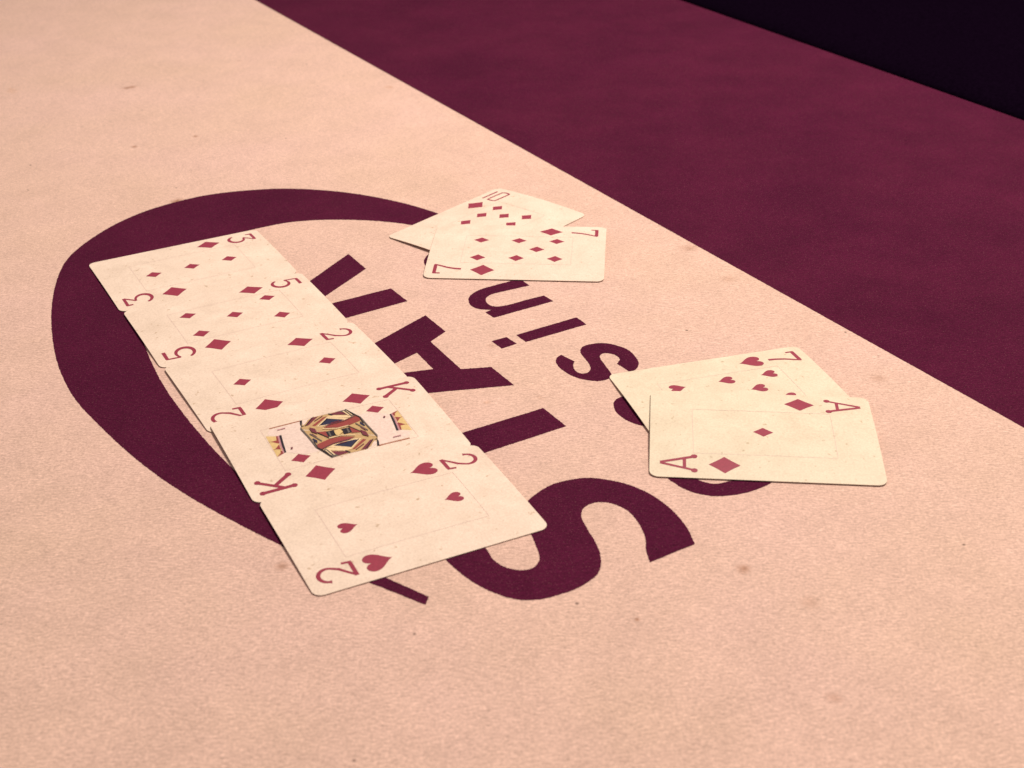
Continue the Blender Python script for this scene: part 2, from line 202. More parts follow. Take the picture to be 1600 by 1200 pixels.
'n': [[-7.89, 580.03], [20.03, 596.59], [15.73, 602.88], [14.28, 602.09], [12.22, 600.96], [9.86, 599.66], [7.54, 598.38], [5.57, 597.28], [4.0, 596.36], [2.6, 595.5], [1.32, 594.7], [0.1, 593.99], [-1.12, 593.38], [-2.35, 592.82], [-3.55, 592.31], [-4.71, 591.9], [-5.8, 591.66], [-6.8, 591.63], [-7.72, 591.84], [-8.58, 592.26], [-9.36, 592.84], [-10.04, 593.55], [-10.61, 594.34], [-11.06, 595.27], [-11.42, 596.38], [-11.68, 597.57], [-11.81, 598.75], [-11.79, 599.82], [-11.65, 600.78], [-11.38, 601.68], [-10.97, 602.54], [-10.42, 603.37], [-9.72, 604.17], [-8.92, 604.89], [-8.03, 605.53], [-6.96, 606.17], [-5.63, 606.89], [-3.95, 607.77], [-1.59, 608.96], [1.4, 610.4], [4.52, 611.89], [7.29, 613.2], [9.21, 614.11], [4.43, 621.87], [2.5, 620.77], [-0.3, 619.18], [-3.44, 617.39], [-6.44, 615.66], [-8.81, 614.26], [-10.46, 613.28], [-11.73, 612.54], [-12.75, 611.9], [-13.66, 611.22], [-14.61, 610.37], [-15.61, 609.31], [-16.57, 608.13], [-17.46, 606.9], [-18.23, 605.66], [-18.86, 604.47], [-19.33, 603.37], [-19.67, 602.31], [-19.89, 601.25], [-20.0, 600.16], [-20.0, 599.0], [-19.89, 597.7], [-19.65, 596.29], [-19.32, 594.87], [-18.88, 593.55], [-18.35, 592.43], [-17.72, 591.52], [-16.97, 590.74], [-16.14, 590.09], [-15.25, 589.54], [-14.33, 589.09], [-13.29, 588.75], [-12.1, 588.55], [-10.9, 588.43], [-9.87, 588.35], [-9.15, 588.28], [-11.95, 585.83]],
'i': [[29.98, 579.23], [34.24, 571.88], [6.35, 555.42], [2.19, 562.43]],
'dot': [[-8.96, 556.87], [-2.18, 560.39], [2.29, 553.99], [-4.28, 549.37]],
's': [[27.11, 536.75], [27.0, 536.18], [26.83, 535.38], [26.66, 534.45], [26.52, 533.47], [26.48, 532.54], [26.53, 531.61], [26.64, 530.63], [26.81, 529.65], [27.03, 528.75], [27.32, 527.98], [27.68, 527.34], [28.12, 526.78], [28.61, 526.33], [29.12, 525.98], [29.63, 525.75], [30.15, 525.66], [30.71, 525.68], [31.27, 525.82], [31.8, 526.06], [32.25, 526.39], [32.65, 526.83], [33.02, 527.38], [33.34, 528.03], [33.58, 528.77], [33.73, 529.59], [33.77, 530.54], [33.71, 531.62], [33.58, 532.77], [33.39, 533.95], [33.16, 535.09], [32.85, 536.22], [32.46, 537.37], [32.03, 538.52], [31.61, 539.64], [31.26, 540.72], [30.96, 541.74], [30.68, 542.72], [30.44, 543.67], [30.27, 544.58], [30.17, 545.46], [30.15, 546.29], [30.19, 547.09], [30.31, 547.85], [30.51, 548.57], [30.8, 549.25], [31.17, 549.9], [31.61, 550.51], [32.14, 551.08], [32.81, 551.6], [33.63, 552.05], [34.69, 552.46], [35.97, 552.84], [37.35, 553.15], [38.73, 553.35], [39.99, 553.4], [41.1, 553.31], [42.15, 553.09], [43.16, 552.76], [44.18, 552.29], [45.26, 551.69], [46.44, 550.94], [47.71, 550.06], [48.97, 549.05], [50.14, 547.93], [51.13, 546.71], [51.94, 545.32], [52.63, 543.75], [53.2, 542.11], [53.67, 540.52], [54.05, 539.09], [54.35, 537.83], [54.55, 536.67], [54.66, 535.58], [54.68, 534.54], [54.63, 533.52], [54.49, 532.53], [54.26, 531.57], [53.96, 530.66], [53.6, 529.8], [53.21, 529.01], [52.72, 528.27], [52.13, 527.56], [51.53, 526.93], [50.99, 526.4], [50.62, 526.02], [45.24, 533.99], [45.47, 534.47], [45.82, 535.15], [46.19, 535.95], [46.52, 536.75], [46.72, 537.45], [46.76, 538.06], [46.71, 538.65], [46.59, 539.21], [46.42, 539.74], [46.22, 540.26], [46.0, 540.77], [45.75, 541.27], [45.44, 541.74], [45.07, 542.18], [44.62, 542.56], [44.03, 542.92], [43.31, 543.26], [42.55, 543.55], [41.81, 543.74], [41.16, 543.8], [40.59, 543.72], [40.06, 543.53], [39.57, 543.23], [39.17, 542.84], [38.86, 542.36], [38.65, 541.8], [38.52, 541.17], [38.47, 540.43], [38.51, 539.59], [38.63, 538.63], [38.85, 537.5], [39.19, 536.21], [39.6, 534.84], [40.02, 533.46], [40.4, 532.12], [40.78, 530.78], [41.17, 529.38], [41.56, 528.01], [41.89, 526.77], [42.14, 525.74], [42.32, 524.97], [42.45, 524.4], [42.52, 523.95], [42.5, 523.53], [42.39, 523.05], [42.19, 522.51], [41.91, 521.96], [41.54, 521.42], [41.07, 520.91], [40.5, 520.45], [39.8, 520.01], [39.0, 519.57], [38.1, 519.19], [37.13, 518.93], [36.12, 518.82], [35.02, 518.9], [33.82, 519.12], [32.58, 519.46], [31.36, 519.9], [30.22, 520.4], [29.15, 520.97], [28.12, 521.62], [27.12, 522.36], [26.16, 523.19], [25.24, 524.1], [24.33, 525.13], [23.44, 526.3], [22.6, 527.54], [21.83, 528.78], [21.16, 529.97], [20.59, 531.12], [20.1, 532.26], [19.69, 533.38], [19.38, 534.47], [19.17, 535.51], [19.08, 536.53], [19.09, 537.52], [19.2, 538.47], [19.37, 539.35], [19.6, 540.14], [19.93, 540.85], [20.39, 541.5], [20.89, 542.07], [21.33, 542.54], [21.64, 542.88]],
'a': [[51.31, 507.15], [50.52, 506.96], [49.39, 506.71], [48.1, 506.4], [46.84, 506.04], [45.81, 505.63], [45.01, 505.19], [44.31, 504.69], [43.71, 504.15], [43.18, 503.55], [42.72, 502.9], [42.32, 502.2], [41.99, 501.45], [41.73, 500.64], [41.55, 499.77], [41.45, 498.83], [41.41, 497.79], [41.44, 496.67], [41.54, 495.49], [41.73, 494.3], [42.02, 493.14], [42.42, 491.99], [42.91, 490.82], [43.49, 489.66], [44.13, 488.54], [44.84, 487.49], [45.61, 486.5], [46.46, 485.54], [47.37, 484.64], [48.32, 483.83], [49.3, 483.14], [50.31, 482.53], [51.38, 482.0], [52.48, 481.58], [53.6, 481.32], [54.72, 481.28], [55.93, 481.43], [57.23, 481.76], [58.51, 482.27], [59.66, 482.99], [60.56, 483.91], [61.24, 485.09], [61.76, 486.5], [62.11, 488.12], [62.25, 489.89], [62.17, 491.77], [61.71, 494.01], [60.88, 496.63], [59.91, 499.29], [59.01, 501.63], [58.4, 503.28]],
'c': [[56.4, 450.28], [56.43, 449.68], [56.46, 448.82], [56.5, 447.84], [56.57, 446.88], [56.66, 446.09], [56.78, 445.5], [56.9, 445.02], [57.05, 444.58], [57.26, 444.12], [57.54, 443.58], [57.89, 442.96], [58.3, 442.3], [58.77, 441.6], [59.29, 440.86], [59.86, 440.08], [60.47, 439.25], [61.12, 438.34], [61.82, 437.42], [62.57, 436.53], [63.39, 435.71], [64.28, 434.95], [65.25, 434.22], [66.26, 433.53], [67.29, 432.92], [68.31, 432.39], [69.32, 431.95], [70.33, 431.59], [71.35, 431.3], [72.38, 431.07], [73.42, 430.91], [74.44, 430.82], [75.45, 430.79], [76.48, 430.83], [77.56, 430.93], [78.73, 431.09], [80.01, 431.3], [81.39, 431.56], [82.81, 431.88], [84.23, 432.27], [85.59, 432.74], [86.91, 433.31], [88.23, 433.98], [89.52, 434.71], [90.75, 435.45], [91.89, 436.17], [92.94, 436.87], [93.91, 437.57], [94.82, 438.28], [95.68, 438.99], [96.48, 439.7], [97.25, 440.39], [97.97, 441.07], [98.64, 441.76], [99.25, 442.49], [99.79, 443.3], [100.27, 444.28], [100.69, 445.41], [101.05, 446.55], [101.33, 447.54], [101.55, 448.24], [91.61, 448.5], [91.06, 447.81], [90.31, 446.81], [89.4, 445.68], [88.37, 444.56], [87.24, 443.63], [85.92, 442.87], [84.38, 442.17], [82.78, 441.55], [81.29, 441.0], [80.06, 440.54], [79.15, 440.17], [78.46, 439.89], [77.89, 439.68], [77.36, 439.53], [76.77, 439.4], [76.13, 439.29], [75.49, 439.22], [74.86, 439.19], [74.24, 439.22], [73.63, 439.32], [73.01, 439.51], [72.39, 439.78], [71.77, 440.11], [71.2, 440.45], [70.69, 440.78], [70.25, 441.08], [69.87, 441.36], [69.53, 441.66], [69.21, 442.02], [68.87, 442.46], [68.52, 443.01], [68.15, 443.64], [67.8, 444.33], [67.49, 445.06], [67.25, 445.81], [67.08, 446.66], [66.98, 447.62], [66.91, 448.58], [66.87, 449.41], [66.84, 450.0]],
'o': [[-10.37, 657.62], [-9.5, 654.24], [-9.49, 650.58], [-10.32, 646.83], [-11.94, 643.19], [-14.27, 639.82], [-17.17, 636.88], [-20.51, 634.53], [-24.12, 632.85], [-27.83, 631.93], [-31.47, 631.81], [-34.85, 632.49], [-37.83, 633.95], [-40.26, 636.11], [-42.01, 638.88], [-42.99, 642.14], [-43.16, 645.72], [-42.48, 649.46], [-40.98, 653.16], [-38.73, 656.65], [-35.84, 659.72], [-32.44, 662.23], [-28.71, 664.04], [-24.85, 665.03], [-21.07, 665.16], [-17.55, 664.42], [-14.5, 662.85], [-12.07, 660.54]],
'o_hole': [[-17.62, 653.33], [-17.13, 651.48], [-17.1, 649.48], [-17.54, 647.42], [-18.41, 645.41], [-19.68, 643.54], [-21.28, 641.91], [-23.13, 640.6], [-25.13, 639.66], [-27.18, 639.15], [-29.2, 639.08], [-31.08, 639.46], [-32.73, 640.27], [-34.06, 641.48], [-35.02, 643.02], [-35.55, 644.83], [-35.62, 646.81], [-35.23, 648.87], [-34.39, 650.9], [-33.14, 652.8], [-31.55, 654.47], [-29.68, 655.83], [-27.65, 656.81], [-25.54, 657.34], [-23.48, 657.42], [-21.57, 657.02], [-19.9, 656.17], [-18.56, 654.92]],
'king': [['skin', [[-23.94, 14.6], [-10.81, 15.17], [-11.88, 10.58], [-11.74, 0.74], [-11.62, -7.64], [-10.16, -9.54], [-16.78, -9.18], [-23.19, -4.48], [-21.74, 7.98], [-25.82, 11.26]]], ['line', [[-23.59, 16.01], [-10.51, 16.07], [-10.78, 15.25], [-23.84, 15.2]]], ['yellow', [[-26.79, 10.59], [-23.22, 8.65], [-24.31, -4.34], [-27.19, -5.93]]], ['red', [[-23.1, 8.77], [-22.37, 8.39], [-22.81, 4.57], [-23.77, 2.9], [-25.96, 5.3], [-27.37, 5.93], [-25.87, 5.6], [-23.84, 5.61]]], ['red', [[-23.86, 2.34], [-24.26, -0.66], [-24.18, -1.7], [-25.72, -0.61], [-27.44, -0.5], [-25.94, 0.01]]], ['red', [[-24.72, -2.09], [-23.32, -4.25], [-24.47, -4.83], [-27.29, -5.96], [-25.18, -3.92]]], ['mauve', [[-22.54, 8.66], [-21.69, 8.67], [-22.91, 1.61], [-23.48, -4.34], [-24.38, -4.55], [-23.71, 1.76]]], ['black', [[-21.86, 8.67], [-20.92, 8.54], [-21.88, 3.24], [-23.07, -4.37], [-23.81, -4.59], [-23.26, 0.52]]], ['gold', [[-12.25, 10.77], [-9.96, 13.77], [-5.26, 16.06], [0.8, 15.74], [8.38, 15.8], [10.59, 9.62], [11.51, 7.28], [11.14, 1.56], [12.07, -4.14], [12.32, -8.05], [-0.15, -0.02], [-12.45, 8.86]]], ['black', [[-11.04, 15.78], [-10.01, 15.61], [-11.62, 11.37], [-10.44, 11.03], [-11.94, 10.43], [-11.95, 12.47]]], ['skin', [[-10.31, 14.43], [-7.4, 15.56], [-9.41, 12.82], [-10.94, 11.48]]], ['plum', [[-10.57, 10.64], [-6.25, 15.72], [-3.28, 15.68], [-9.09, 10.51]]], ['red', [[-7.88, 9.61], [-1.57, 14.0], [-0.28, 13.89], [-6.87, 8.72]]], ['cream', [[-6.48, 7.97], [-0.48, 13.33], [7.09, 8.53], [10.27, 8.75], [2.18, 5.9], [-2.44, 6.44]]], ['navy', [[-5.16, 8.39], [-0.54, 12.13], [5.2, 8.2], [1.88, 7.51], [-3.7, 7.82]]], ['plum', [[0.84, 15.23], [6.99, 15.66], [7.13, 11.71], [2.59, 13.91]]], ['cream', [[-0.4, 13.57], [2.48, 13.58], [7.89, 10.74], [9.53, 9.14], [6.83, 9.04], [0.13, 12.53]]], ['grey', [[5.63, 15.6], [8.49, 15.84], [10.2, 10.01], [8.58, 8.97], [7.43, 12.9]]], ['red', [[-4.39, 5.82], [-1.91, 6.71], [4.75, 6.96], [10.22, 8.6], [11.47, 7.76], [10.63, 4.69], [5.61, 3.26], [0.46, 3.54]]], ['navy', [[10.39, 4.27], [11.2, 0.29], [10.53, -0.08], [9.68, 2.11]]], ['red', [[4.85, 1.78], [8.49, -4.1], [4.32, -2.66]]], ['black', [[1.56, 1.74], [4.96, 1.46], [4.64, -2.38], [1.35, -2.48]]], ['grey', [[3.64, 1.94], [4.21, 1.83], [3.9, -2.02], [3.14, -2.33]]], ['black', [[0.71, 15.49], [1.26, 15.78], [2.48, 13.58], [1.99, 13.46]]], ['black', [[-5.36, 16.02], [-4.98, 16.11], [-10.27, 10.48], [-10.57, 10.64]]], ['black', [[-5.54, 8.03], [-0.51, 12.49], [-0.53, 11.93], [-5.12, 8.0]]], ['plum', [[-0.51, 8.19], [3.06, 8.38], [3.0, 7.95], [-0.58, 7.77]]], ['black', [[4.76, 3.33], [8.31, -3.67], [8.0, -4.03], [4.52, 2.92]]], ['grey', [[8.39, 3.65], [10.96, -3.59], [10.59, -4.1], [8.02, 3.12]]], ['plum', [[9.19, -0.12], [10.22, -3.23], [9.91, -3.59], [8.88, -0.49]]], ['cream', [[6.7, 14.83], [7.23, 14.84], [8.27, 10.55], [7.7, 10.46]]], ['cream', [[8.07, 14.69], [8.35, 14.73], [9.29, 10.2], [8.95, 10.0]]], ['plum', [[-6.01, 12.54], [-1.66, 15.01], [-1.62, 14.6], [-5.9, 12.11]]], ['cream', [[-4.97, 5.4], [0.3, 3.08], [5.13, 3.15], [5.04, 2.66], [0.16, 2.45], [-5.06, 4.9]]], ['mauve', [[-21.25, 12.9], [-17.81, 12.94], [-18.02, 12.4], [-21.37, 12.41]]], ['plum', [[-20.64, -2.44], [-19.77, -2.37], [-20.11, -3.53], [-20.85, -3.49]]], ['grey', [[-12.25, 10.77], [-12.35, 9.18], [-11.61, 1.11], [-11.31, -6.98], [-11.78, -7.24], [-12.15, 0.77], [-12.9, 8.82]]], ['black', [[8.41, 15.88], [10.62, 9.7], [11.56, 7.43], [11.2, 1.71], [10.85, 1.71], [11.18, 6.98], [10.2, 9.16], [8.1, 15.26]]], ['plum', [[-4.55, 6.62], [-1.74, 7.18], [4.92, 7.42], [10.2, 9.16], [10.27, 8.75], [4.8, 6.84], [-1.86, 6.6]]], ['plum', [[8.0, -2.14], [9.68, -4.67], [9.58, -8.4], [7.76, -6.28]]]],
'centre': [['yellow', [[-1.69, 0.92], [0.83, 2.11], [1.48, -0.66], [-0.91, -2.73], [-1.86, -1.76]]]],
'band': [[-135.7, 1051.4], [175.9, 520.6]],
'rail': [[219.8, 1019.2], [280.2, 914.9]],
'cards': {'3D': [-157.73, 638.9, 27.99, 1.1, 0], '5D': [-127.19, 583.1, 28.03, 1.43, 0.4], '2D': [-96.73, 528.46, 28.35, 1.32, 0.4], 'KD': [-68.58, 476.73, 25.36, 1.2, 0.84], '2H': [-40.47, 421.12, 25.8, 1.23, 0.42], 'AD': [97.91, 471.05, -5.77, 1.38, 1.47], '7D': [3.81, 651.18, -4.92, 1.45, 1.66], 'TD': [-11.31, 687.91, 229.16, 1.33, 0], '7H': [91.37, 505.14, 15.71, 1.13, 0]}}

# ---------------------------------------------------------------- setting: table top and floor
def V2(p): return Vector((p[0]/1000, p[1]/1000))
ra, rb = V2(D['rail'][0]), V2(D['rail'][1]); rd = (rb-ra).normalized(); rn = Vector((-rd.y, rd.x))
if rn.dot(-ra) > 0: rn = -rn                       # rn points away from the felt
ba, bb = V2(D['band'][0]), V2(D['band'][1]); bd = (bb-ba).normalized()
P0, P1 = ra-rd*1.6, ra+rd*1.7
bm = bmesh.new()
top = [P0, P1, P1-rn*1.9, P0-rn*1.9]
t0 = [bm.verts.new((p.x, p.y, 0)) for p in top]; t1 = [bm.verts.new((p.x, p.y, -.035)) for p in top]
bm.faces.new(t0); bm.faces.new(t1)
for i in range(4): bm.faces.new((t0[i], t0[(i+1) % 4], t1[(i+1) % 4], t1[i]))
bmesh.ops.recalc_face_normals(bm, faces=bm.faces)
me = bpy.data.meshes.new('table_top'); bm.to_mesh(me); bm.free()
table = link('table_top', me, None, [M['felt']])
table['kind'] = 'structure'; table['label'] = 'pale pink felt gaming table top with maroon printed lettering'

def print_on_felt(name, loops, label, z=.00006, jit=.07):
    loops = [densify(lp, .3, jit) for lp in loops]
    vs, tr = tess(loops)
    me = bpy.data.meshes.new(name)
    me.from_pydata([(x/1000, y/1000, z) for x, y in vs], [], [tuple(t) for t in tr]); me.update()
    bm = bmesh.new(); bm.from_mesh(me)
    for f in bm.faces:
        if f.normal.z < 0: f.normal_flip()
    bm.to_mesh(me); bm.free()
    o = link(name, me, table, [M['print']]); o['label'] = label
    return o
# the broad maroon field between its straight edge and the rail
b0, b1 = ba-bd*.55, ba+bd*1.7
e0, e1 = P0+rn*.002, P1+rn*.002
band = [(v.x*1000, v.y*1000) for v in (b0, b1, e1, e0)]
me = bpy.data.meshes.new('printed_field')
n_ = 3000; pts = []
for i in range(n_+1):
    q = b0+(b1-b0)*(i/n_)+Vector((-bd.y, bd.x))*(random.gauss(0, .00006)+wob(i*.75, i*.4)*.0001); r_ = e0+(e1-e0)*(i/n_)
    pts += [(q.x, q.y, .00006), (r_.x, r_.y, .00006)]
me.from_pydata(pts, [], [(2*i, 2*i+2, 2*i+3, 2*i+1) for i in range(n_)]); me.update()
if me.polygons[0].normal.z < 0: me.flip_normals()
o = link('printed_field', me, table, [M['print']]); o['label'] = 'broad maroon printed field along the table edge'
print_on_felt('printed_swoosh', [D['swoosh']], 'maroon printed curved swoosh round the lettering')
print_on_felt('printed_letter', [D['S']], 'large maroon printed letter S')
print_on_felt('printed_letter', [D['I']], 'large maroon printed letter I')
print_on_felt('printed_letter', [D['A'], D['A_hole']], 'large maroon printed letter A')
print_on_felt('printed_letter', [D['R']], 'large maroon printed letter half under the five of diamonds')
print_on_felt('printed_letter', [D['n']], 'small maroon printed letter n')
i_ = print_on_felt('printed_letter', [D['i']], 'small maroon printed letter i')
print_on_felt('printed_letter_dot', [D['dot']], 'dot of the small printed letter i')
print_on_felt('printed_letter', [D['s']], 'small maroon printed letter s')
print_on_felt('printed_letter', [D['a']], 'small maroon printed letter mostly under the seven of hearts')
print_on_felt('printed_letter', [D['c']], 'small maroon printed letter c showing below the ace')
print_on_felt('printed_letter', [D['o'], D['o_hole']], 'small maroon printed letter o under the seven of diamonds')

# dark padded rail at the far edge of the table
prof = [(0, -.03), (0, .0004), (.002, .0022), (.006, .0042), (.014, .006), (.03, .0075), (.10, .009), (.22, .008), (.27, .004), (.285, -.004), (.288, -.05)]
bm = bmesh.new(); rows = []
for q in (P0, P1): rows.append([bm.verts.new((*(q+rn*a), z)) for a, z in prof])
for i in range(len(prof)-1): bm.faces.new((rows[0][i], rows[0][i+1], rows[1][i+1], rows[1][i])).smooth = True
for r_ in rows: bm.faces.new(r_)
bmesh.ops.recalc_face_normals(bm, faces=bm.faces)
me = bpy.data.meshes.new('edge_rail'); bm.to_mesh(me); bm.free()
o = link('edge_rail', me, table, [M['leather']]); o['label'] = 'black rail along the far table edge'
me = bpy.data.meshes.new('floor'); me.from_pydata([(-6, -6, -.75), (6, -6, -.75), (6, 6, -.75), (-6, 6, -.75)], [], [(0, 1, 2, 3)])
fl = link('floor', me, None, [M['carpet']]); fl['kind'] = 'structure'

# ---------------------------------------------------------------- playing cards
CL, CW, CR, TH = 88.0, 63.0, 3.6, .28      # mm
def surf(card, v, u=0):                          # height of the underside over the table, mm: bowed across its width
    z0, tilt = card['z0'], card['tilt']
    return z0*(1-(2*v/CW)**2)*(1-card['flat']*(u/44)**2)+tilt*(v/CW+.5)+card['lift']
def stock_mesh(card):
    vs = []; hw = CW/2
    samp = [-hw+CR*(1-math.cos(a)) for a in [math.pi/2*k/6 for k in range(7)]]
    samp += [-hw+CR+(2*(hw-CR))*k/20 for k in range(1, 20)] + [-s for s in samp[::-1]]
    NU = 22; rows = []
    for v in samp:
        d = abs(v)-(hw-CR)
        ue = CL/2 if d <= 0 else CL/2-CR+math.sqrt(max(0, CR*CR-d*d))
        rows.append([(-ue+2*ue*k/NU, v) for k in range(NU+1)])
    V, Fc = [], []
    def layer(dz, flip):
        base = len(V)
        for r in rows: V.extend((u/1000, v/1000, (surf(card, v, u)+dz)/1000) for u, v in r)
        for i in range(len(rows)-1):
            for k in range(NU):
                a = base+i*(NU+1)+k; q = (a, a+1, a+NU+2, a+NU+1); Fc.append(q[::-1] if flip else q)
    layer(TH, False); nt = len(Fc); layer(0, True)
    out = [(r[-1]) for r in rows]+[r for r in rows[-1][-2::-1]]+[r[0] for r in rows[-2::-1]]+[r for r in rows[0][1:-1]]
    b = len(V); n = len(out)
    for dz in (0, TH): V.extend((u/1000, v/1000, (surf(card, v, u)+dz)/1000) for u, v in out)
    for i in range(n):
        j = (i+1) % n; Fc.append((b+i, b+j, b+n+j, b+n+i))
    me = bpy.data.meshes.new('card_stock'); me.from_pydata(V, [], Fc); me.update()
    for i, p in enumerate(me.polygons): p.use_smooth = i < 2*nt; p.material_index = 0 if i < 2*nt else 1
    return me
def print_on_card(name, parent, card, layers, label=None):
    """layers: list of (material key, [loops in card mm]); each layer a hair above the last"""
    bm = bmesh.new(); mats = []
    for k, (mk, loops) in enumerate(layers):
        if mk not in mats: mats.append(mk)
        b2 = bmesh.new(); vs, tr = tess(loops); bv = [b2.verts.new((x, y, 0)) for x, y in vs]
        for t in tr:
            try: b2.faces.new([bv[i] for i in t])
            except ValueError: pass
        ys = [v.co.y for v in b2.verts]; y = math.ceil(min(ys)/3)*3
        while y < max(ys):
            bmesh.ops.bisect_plane(b2, geom=b2.verts[:]+b2.edges[:]+b2.faces[:], dist=1e-4, plane_co=(0, y, 0), plane_no=(0, 1, 0)); y += 3
        xs = [v.co.x for v in b2.verts]; x = math.ceil(min(xs)/6)*6
        while x < max(xs):
            bmesh.ops.bisect_plane(b2, geom=b2.verts[:]+b2.edges[:]+b2.faces[:], dist=1e-4, plane_co=(x, 0, 0), plane_no=(1, 0, 0)); x += 6
        mp = {v: bm.verts.new((v.co.x/1000, v.co.y/1000, (surf(card, v.co.y, v.co.x)+TH+.03+.006*k)/1000)) for v in b2.verts}
        for f in b2.faces:
            try: nf = bm.faces.new([mp[v] for v in f.verts])
            except ValueError: continue
            nf.normal_update(); nf.material_index = mats.index(mk)
            if nf.normal.z < 0: nf.normal_flip()
        b2.free()
    me = bpy.data.meshes.new(name); bm.to_mesh(me); bm.free()
    o = link(name, me, parent, [M[k] for k in mats])
    if label: o['label'] = label
    return o
def rot180(lp): return [(-x, -y) for x, y in lp]
def diamond(u, v, s): 
    a, b = 3.95*s, 3.2*s
    if s > 1.2: a, b = 6.0, 5.1
    pts = [(a, 0), (0, b), (-a, 0), (0, -b)]; out = []
    for i in range(4):                           # sides very slightly hollow
        p, q = pts[i], pts[(i+1) % 4]
        out += [(u+p[0], v+p[1]), (u+(p[0]+q[0])*.485, v+(p[1]+q[1])*.485)]
    return out
def heart(u, v, s, tip):                        # tip = +1: the point lies towards +u
    out = []
    Ln, Wd = (10.4, 9.4) if s > 1.2 else (7.2, 6.3)
    for k in range(40):
        t = 2*math.pi*k/40
        x = 16*math.sin(t)**3; y = 13*math.cos(t)-5*math.cos(2*t)-2*math.cos(3*t)-math.cos(4*t)
        out.append((u-tip*(y+2.5)/29*Ln, v+tip*x/32*Wd))
    return out
# --- index glyphs as strokes: (x to the right, y up), 13.5 mm tall; each stroke: [(x, y, width)...]
def arc(cx, cy, rx, ry, a0, a1, w0, w1, n=12):
    return [(cx+rx*math.cos(math.radians(a0+(a1-a0)*k/n)), cy+ry*math.sin(math.radians(a0+(a1-a0)*k/n)), w0+(w1-w0)*math.sin(math.pi*k/n)) for k in range(n+1)]
def ball(x, y, r): return ('ball', x, y, r)
GLYPH = {
 '2': [[(-3.7, 9.6, 1.5)]+arc(0, 9.6, 3.6, 3.5, 165, -25, .9, 1.3, 16)+[(1.6, 5.4, 1.1), (-1.4, 2.9, .9), (-3.8, .7, .9)], [(-4.1, .7, 1.3), (3.3, .7, 1.3)], [(3.5, .1, 1.0), (4.1, 3.6, .9)]],
 '3': [[(-4.0, 10.2, .9), (-3.9, 13.3, 1.2)], [(-4.3, 12.8, 1.3), (4.0, 12.8, 1.2)], [(3.8, 12.7, .9), (-.8, 7.9, .9)], [(-.8, 7.9, .8)]+arc(0, 4.1, 4.2, 3.8, 80, -165, .9, 1.6, 18)],
 '5': [[(-2.7, 12.9, 1.3), (4.0, 12.9, 1.4)], [(-2.6, 13.4, .9), (-3.3, 7.0, .9)], [(-3.3, 7.1, .8)]+arc(-.2, 4.2, 4.2, 4.0, 115, -160, .9, 1.6, 18)],
 '7': [[(-4.4, 12.7, 1.5), (4.4, 12.7, 1.5)], [(-4.1, 13.2, 1.0), (-4.1, 9.8, .9)], [(4.5, 13.2, .9), (3.2, 10.2, 1.0), (1.6, 6.8, 1.1), (.6, 3.2, 1.2), (.2, -.2, 1.3)]],
 'K': [[(-3.9, .6, 1.5), (-3.9, 13.0, 1.5)], [(3.5, 13.0, 1.3), (-3.5, 4.8, 1.3)], [(-1.2, 7.4, 1.4), (3.7, .6, 1.6)], ball(-3.9, .7, 1.25), ball(-3.9, 12.9, 1.25), ball(3.5, 12.8, 1.25), ball(3.7, .7, 1.25)],
 'A': [[(-4.3, .6, 1.0), (-.2, 13.6, 1.1)], [(4.3, .6, 1.3), (.2, 13.6, 1.1)], [(-3.0, 4.4, 1.1), (3.0, 4.4, 1.1)], ball(-4.4, .7, 1.3), ball(4.4, .7, 1.3)],
 '10': [[(-4.7, 0, 1.0), (-4.7, 12.6, 1.0)], [(-1.2, 1.2, .9), (-1.2, 12.0, .9)], [(3.9, 1.2, .9), (3.9, 12.0, .9)], [(-1.6, .5, 1.0), (.2, -.1, 1.0), (2.6, -.1, 1.0), (4.2, .9, 1.0)], [(-1.5, 12.2, 1.0), (.2, 13.2, 1.0), (2.6, 13.2, 1.0), (4.2, 12.2, 1.0)]],
}
def stroke(pts):
    Lf, Rt = [], []
    for i, (x, y, w) in enumerate(pts):
        a = pts[max(i-1, 0)]; b = pts[min(i+1, len(pts)-1)]
        dx, dy = b[0]-a[0], b[1]-a[1]; d = math.hypot(dx, dy) or 1
        w *= 1.18; nx, ny = -dy/d*w/2, dx/d*w/2
        Lf.append((x+nx, y+ny)); Rt.append((x-nx, y-ny))
    return Lf+Rt[::-1]
def glyph_layers(ch, far):
    out = []
    for s in GLYPH[ch]:
        if s[0] == 'ball': lp = [(s[1]+s[3]*math.cos(k*math.pi/5), s[2]+s[3]*math.sin(k*math.pi/5)) for k in range(10)]
        else: lp = stroke(s)
        lp = [(-26.4-y, -22.6+x) for x, y in lp]
        out.append(('red', [rot180(lp) if far else lp]))
    return out
PIPS = {'A': [(0, 0)], '2': [(-19.2, 0), (19.2, 0)], '3': [(-19.2, 0), (0, 0), (19.2, 0)],
        '5': [(-19.2, 10.2), (-19.2, -10.2), (0, 0), (19.2, 10.2), (19.2, -10.2)],
        '7': [(a, b) for a in (-19.2, 0, 19.2) for b in (-10.2, 10.2)]+[(9.6, 0)],
        '10': [(a, b) for a in (-19.2, -6.4, 6.4, 19.2) for b in (-10.2, 10.2)]+[(-12.8, 0), (12.8, 0)],
        'K': [(-19.3, -10.8), (19.3, 10.8)]}
FLAT = {'3D': .6, '5D': .65, '2D': .72, 'KD': .72, '2H': .65}   # how far the bow dies out towards the short ends
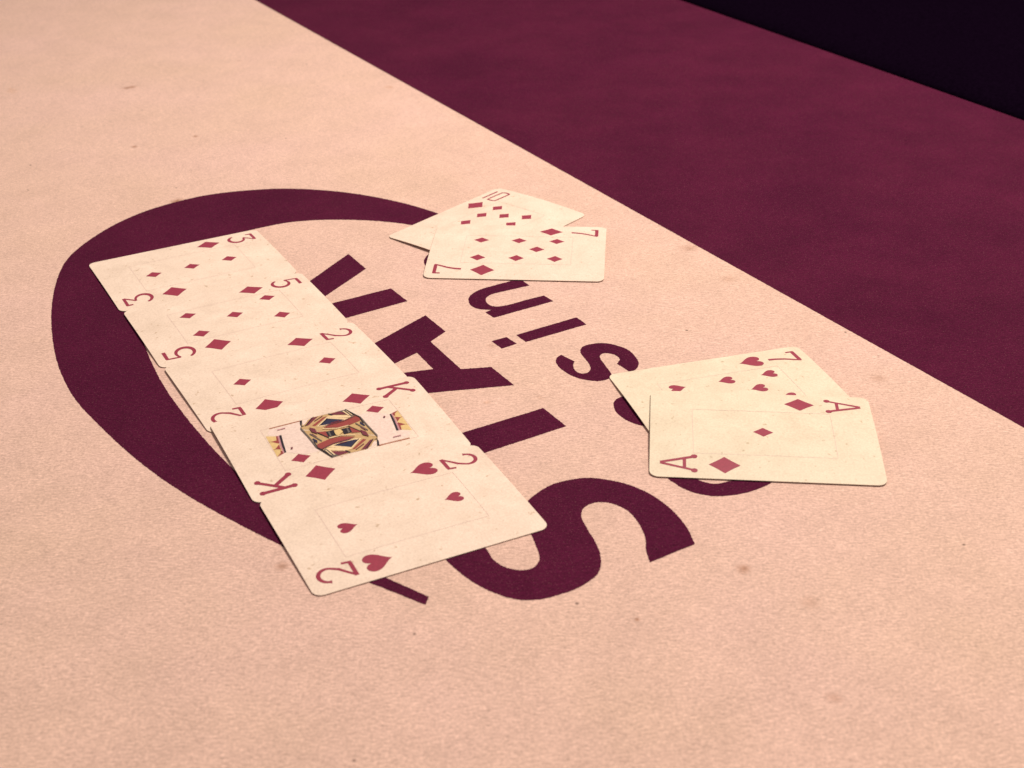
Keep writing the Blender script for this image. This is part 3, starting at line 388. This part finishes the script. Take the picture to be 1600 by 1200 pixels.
def playing_card(key, rank, suit, label, group):
    x, y, deg, z0, tilt = D['cards'][key]; card = dict(z0=z0, tilt=tilt, flat=FLAT.get(key, .25), lift=.35 if key in ('7D', 'AD') else .15)
    e = bpy.data.objects.new('playing_card', None); COL.objects.link(e); e.empty_display_size = .02
    e.location = (x/1000, y/1000, 0); e.rotation_euler = (0, 0, math.radians(deg))
    e['label'] = label; e['category'] = 'playing card'; e['group'] = group
    link('card_stock', stock_mesh(card), e, [M['stock_yellowed' if key in ('7H', 'AD') else 'stock'], M['card_edge']])
    fr = []
    hw, hv, t = 27.3, 16.0, .09
    for r in ([(-hw, -hv-t), (hw, -hv-t), (hw, -hv+t), (-hw, -hv+t)], [(-hw, hv-t), (hw, hv-t), (hw, hv+t), (-hw, hv+t)],
              [(-hw-t, -hv+t), (-hw+t, -hv+t), (-hw+t, hv-t), (-hw-t, hv-t)], [(hw-t, -hv+t), (hw+t, -hv+t), (hw+t, hv-t), (hw-t, hv-t)]):
        fr.append(('frame', [r]))
    print_on_card('frame_line', e, card, fr[:4])
    for far in (False, True):
        print_on_card('index_numeral', e, card, glyph_layers(rank, far))
        s = -1 if not far else 1
        lp = diamond(s*15.7, s*23, 1.5) if suit == 'd' else heart(s*17.9, s*23, 1.5, -s)
        print_on_card('index_pip', e, card, [('red', [lp])])
    for u, v in PIPS[rank]:
        if suit == 'd': lp = diamond(u, v, 1)
        else: lp = heart(u*1.06+(1.0 if u == 0 or u == 9.6 else 0), v, 1, -1 if u >= 0 else 1)
        print_on_card('pip', e, card, [('red', [lp])])
    if rank == 'K':
        body, crowns, scept = [], ([], []), ([], [])
        ks = D['king']
        for h in (0, 1):
            for i, (m, lp) in enumerate(ks):
                q = rot180(lp) if h else [tuple(a) for a in lp]
                (scept[h] if i == 1 else crowns[h] if 2 <= i <= 7 else body).append((i, 'p_'+m, q))
        body.sort(key=lambda a: (a[1] != 'p_skin' or a[0] > 1, a[0]))
        body = [(m, [q]) for i, m, q in body]+[('p_'+m, [[tuple(a) for a in q]]) for m, q in D['centre']]
        po = print_on_card('king_portrait', e, card, body, 'double-ended printed king in gold, red and navy robe')
        for h in (0, 1):
            print_on_card('crown', po, card, [(m, [q]) for i, m, q in crowns[h]])
            print_on_card('sceptre', po, card, [(m, [q]) for i, m, q in scept[h]])
    return e
row, pr1, pr2 = 'cards dealt edge to edge in a row', 'pair of cards beside the maroon field', 'pair of cards at the right'
playing_card('3D', '3', 'd', 'three of diamonds card at the far end of the row of five', row)
playing_card('5D', '5', 'd', 'five of diamonds card, second from the far end of the row', row)
playing_card('2D', '2', 'd', 'two of diamonds card in the middle of the row of five', row)
playing_card('KD', 'K', 'd', 'king of diamonds card with printed portrait, above the two of hearts', row)
playing_card('2H', '2', 'h', 'two of hearts card at the near end of the row of five', row)
playing_card('TD', '10', 'd', 'ten of diamonds card lying askew, partly under the seven of diamonds', pr1)
playing_card('7D', '7', 'd', 'seven of diamonds card lying on top of the ten of diamonds', pr1)
playing_card('7H', '7', 'h', 'seven of hearts card partly covered by the ace of diamonds', pr2)
playing_card('AD', 'A', 'd', 'ace of diamonds card lying on top of the seven of hearts', pr2)
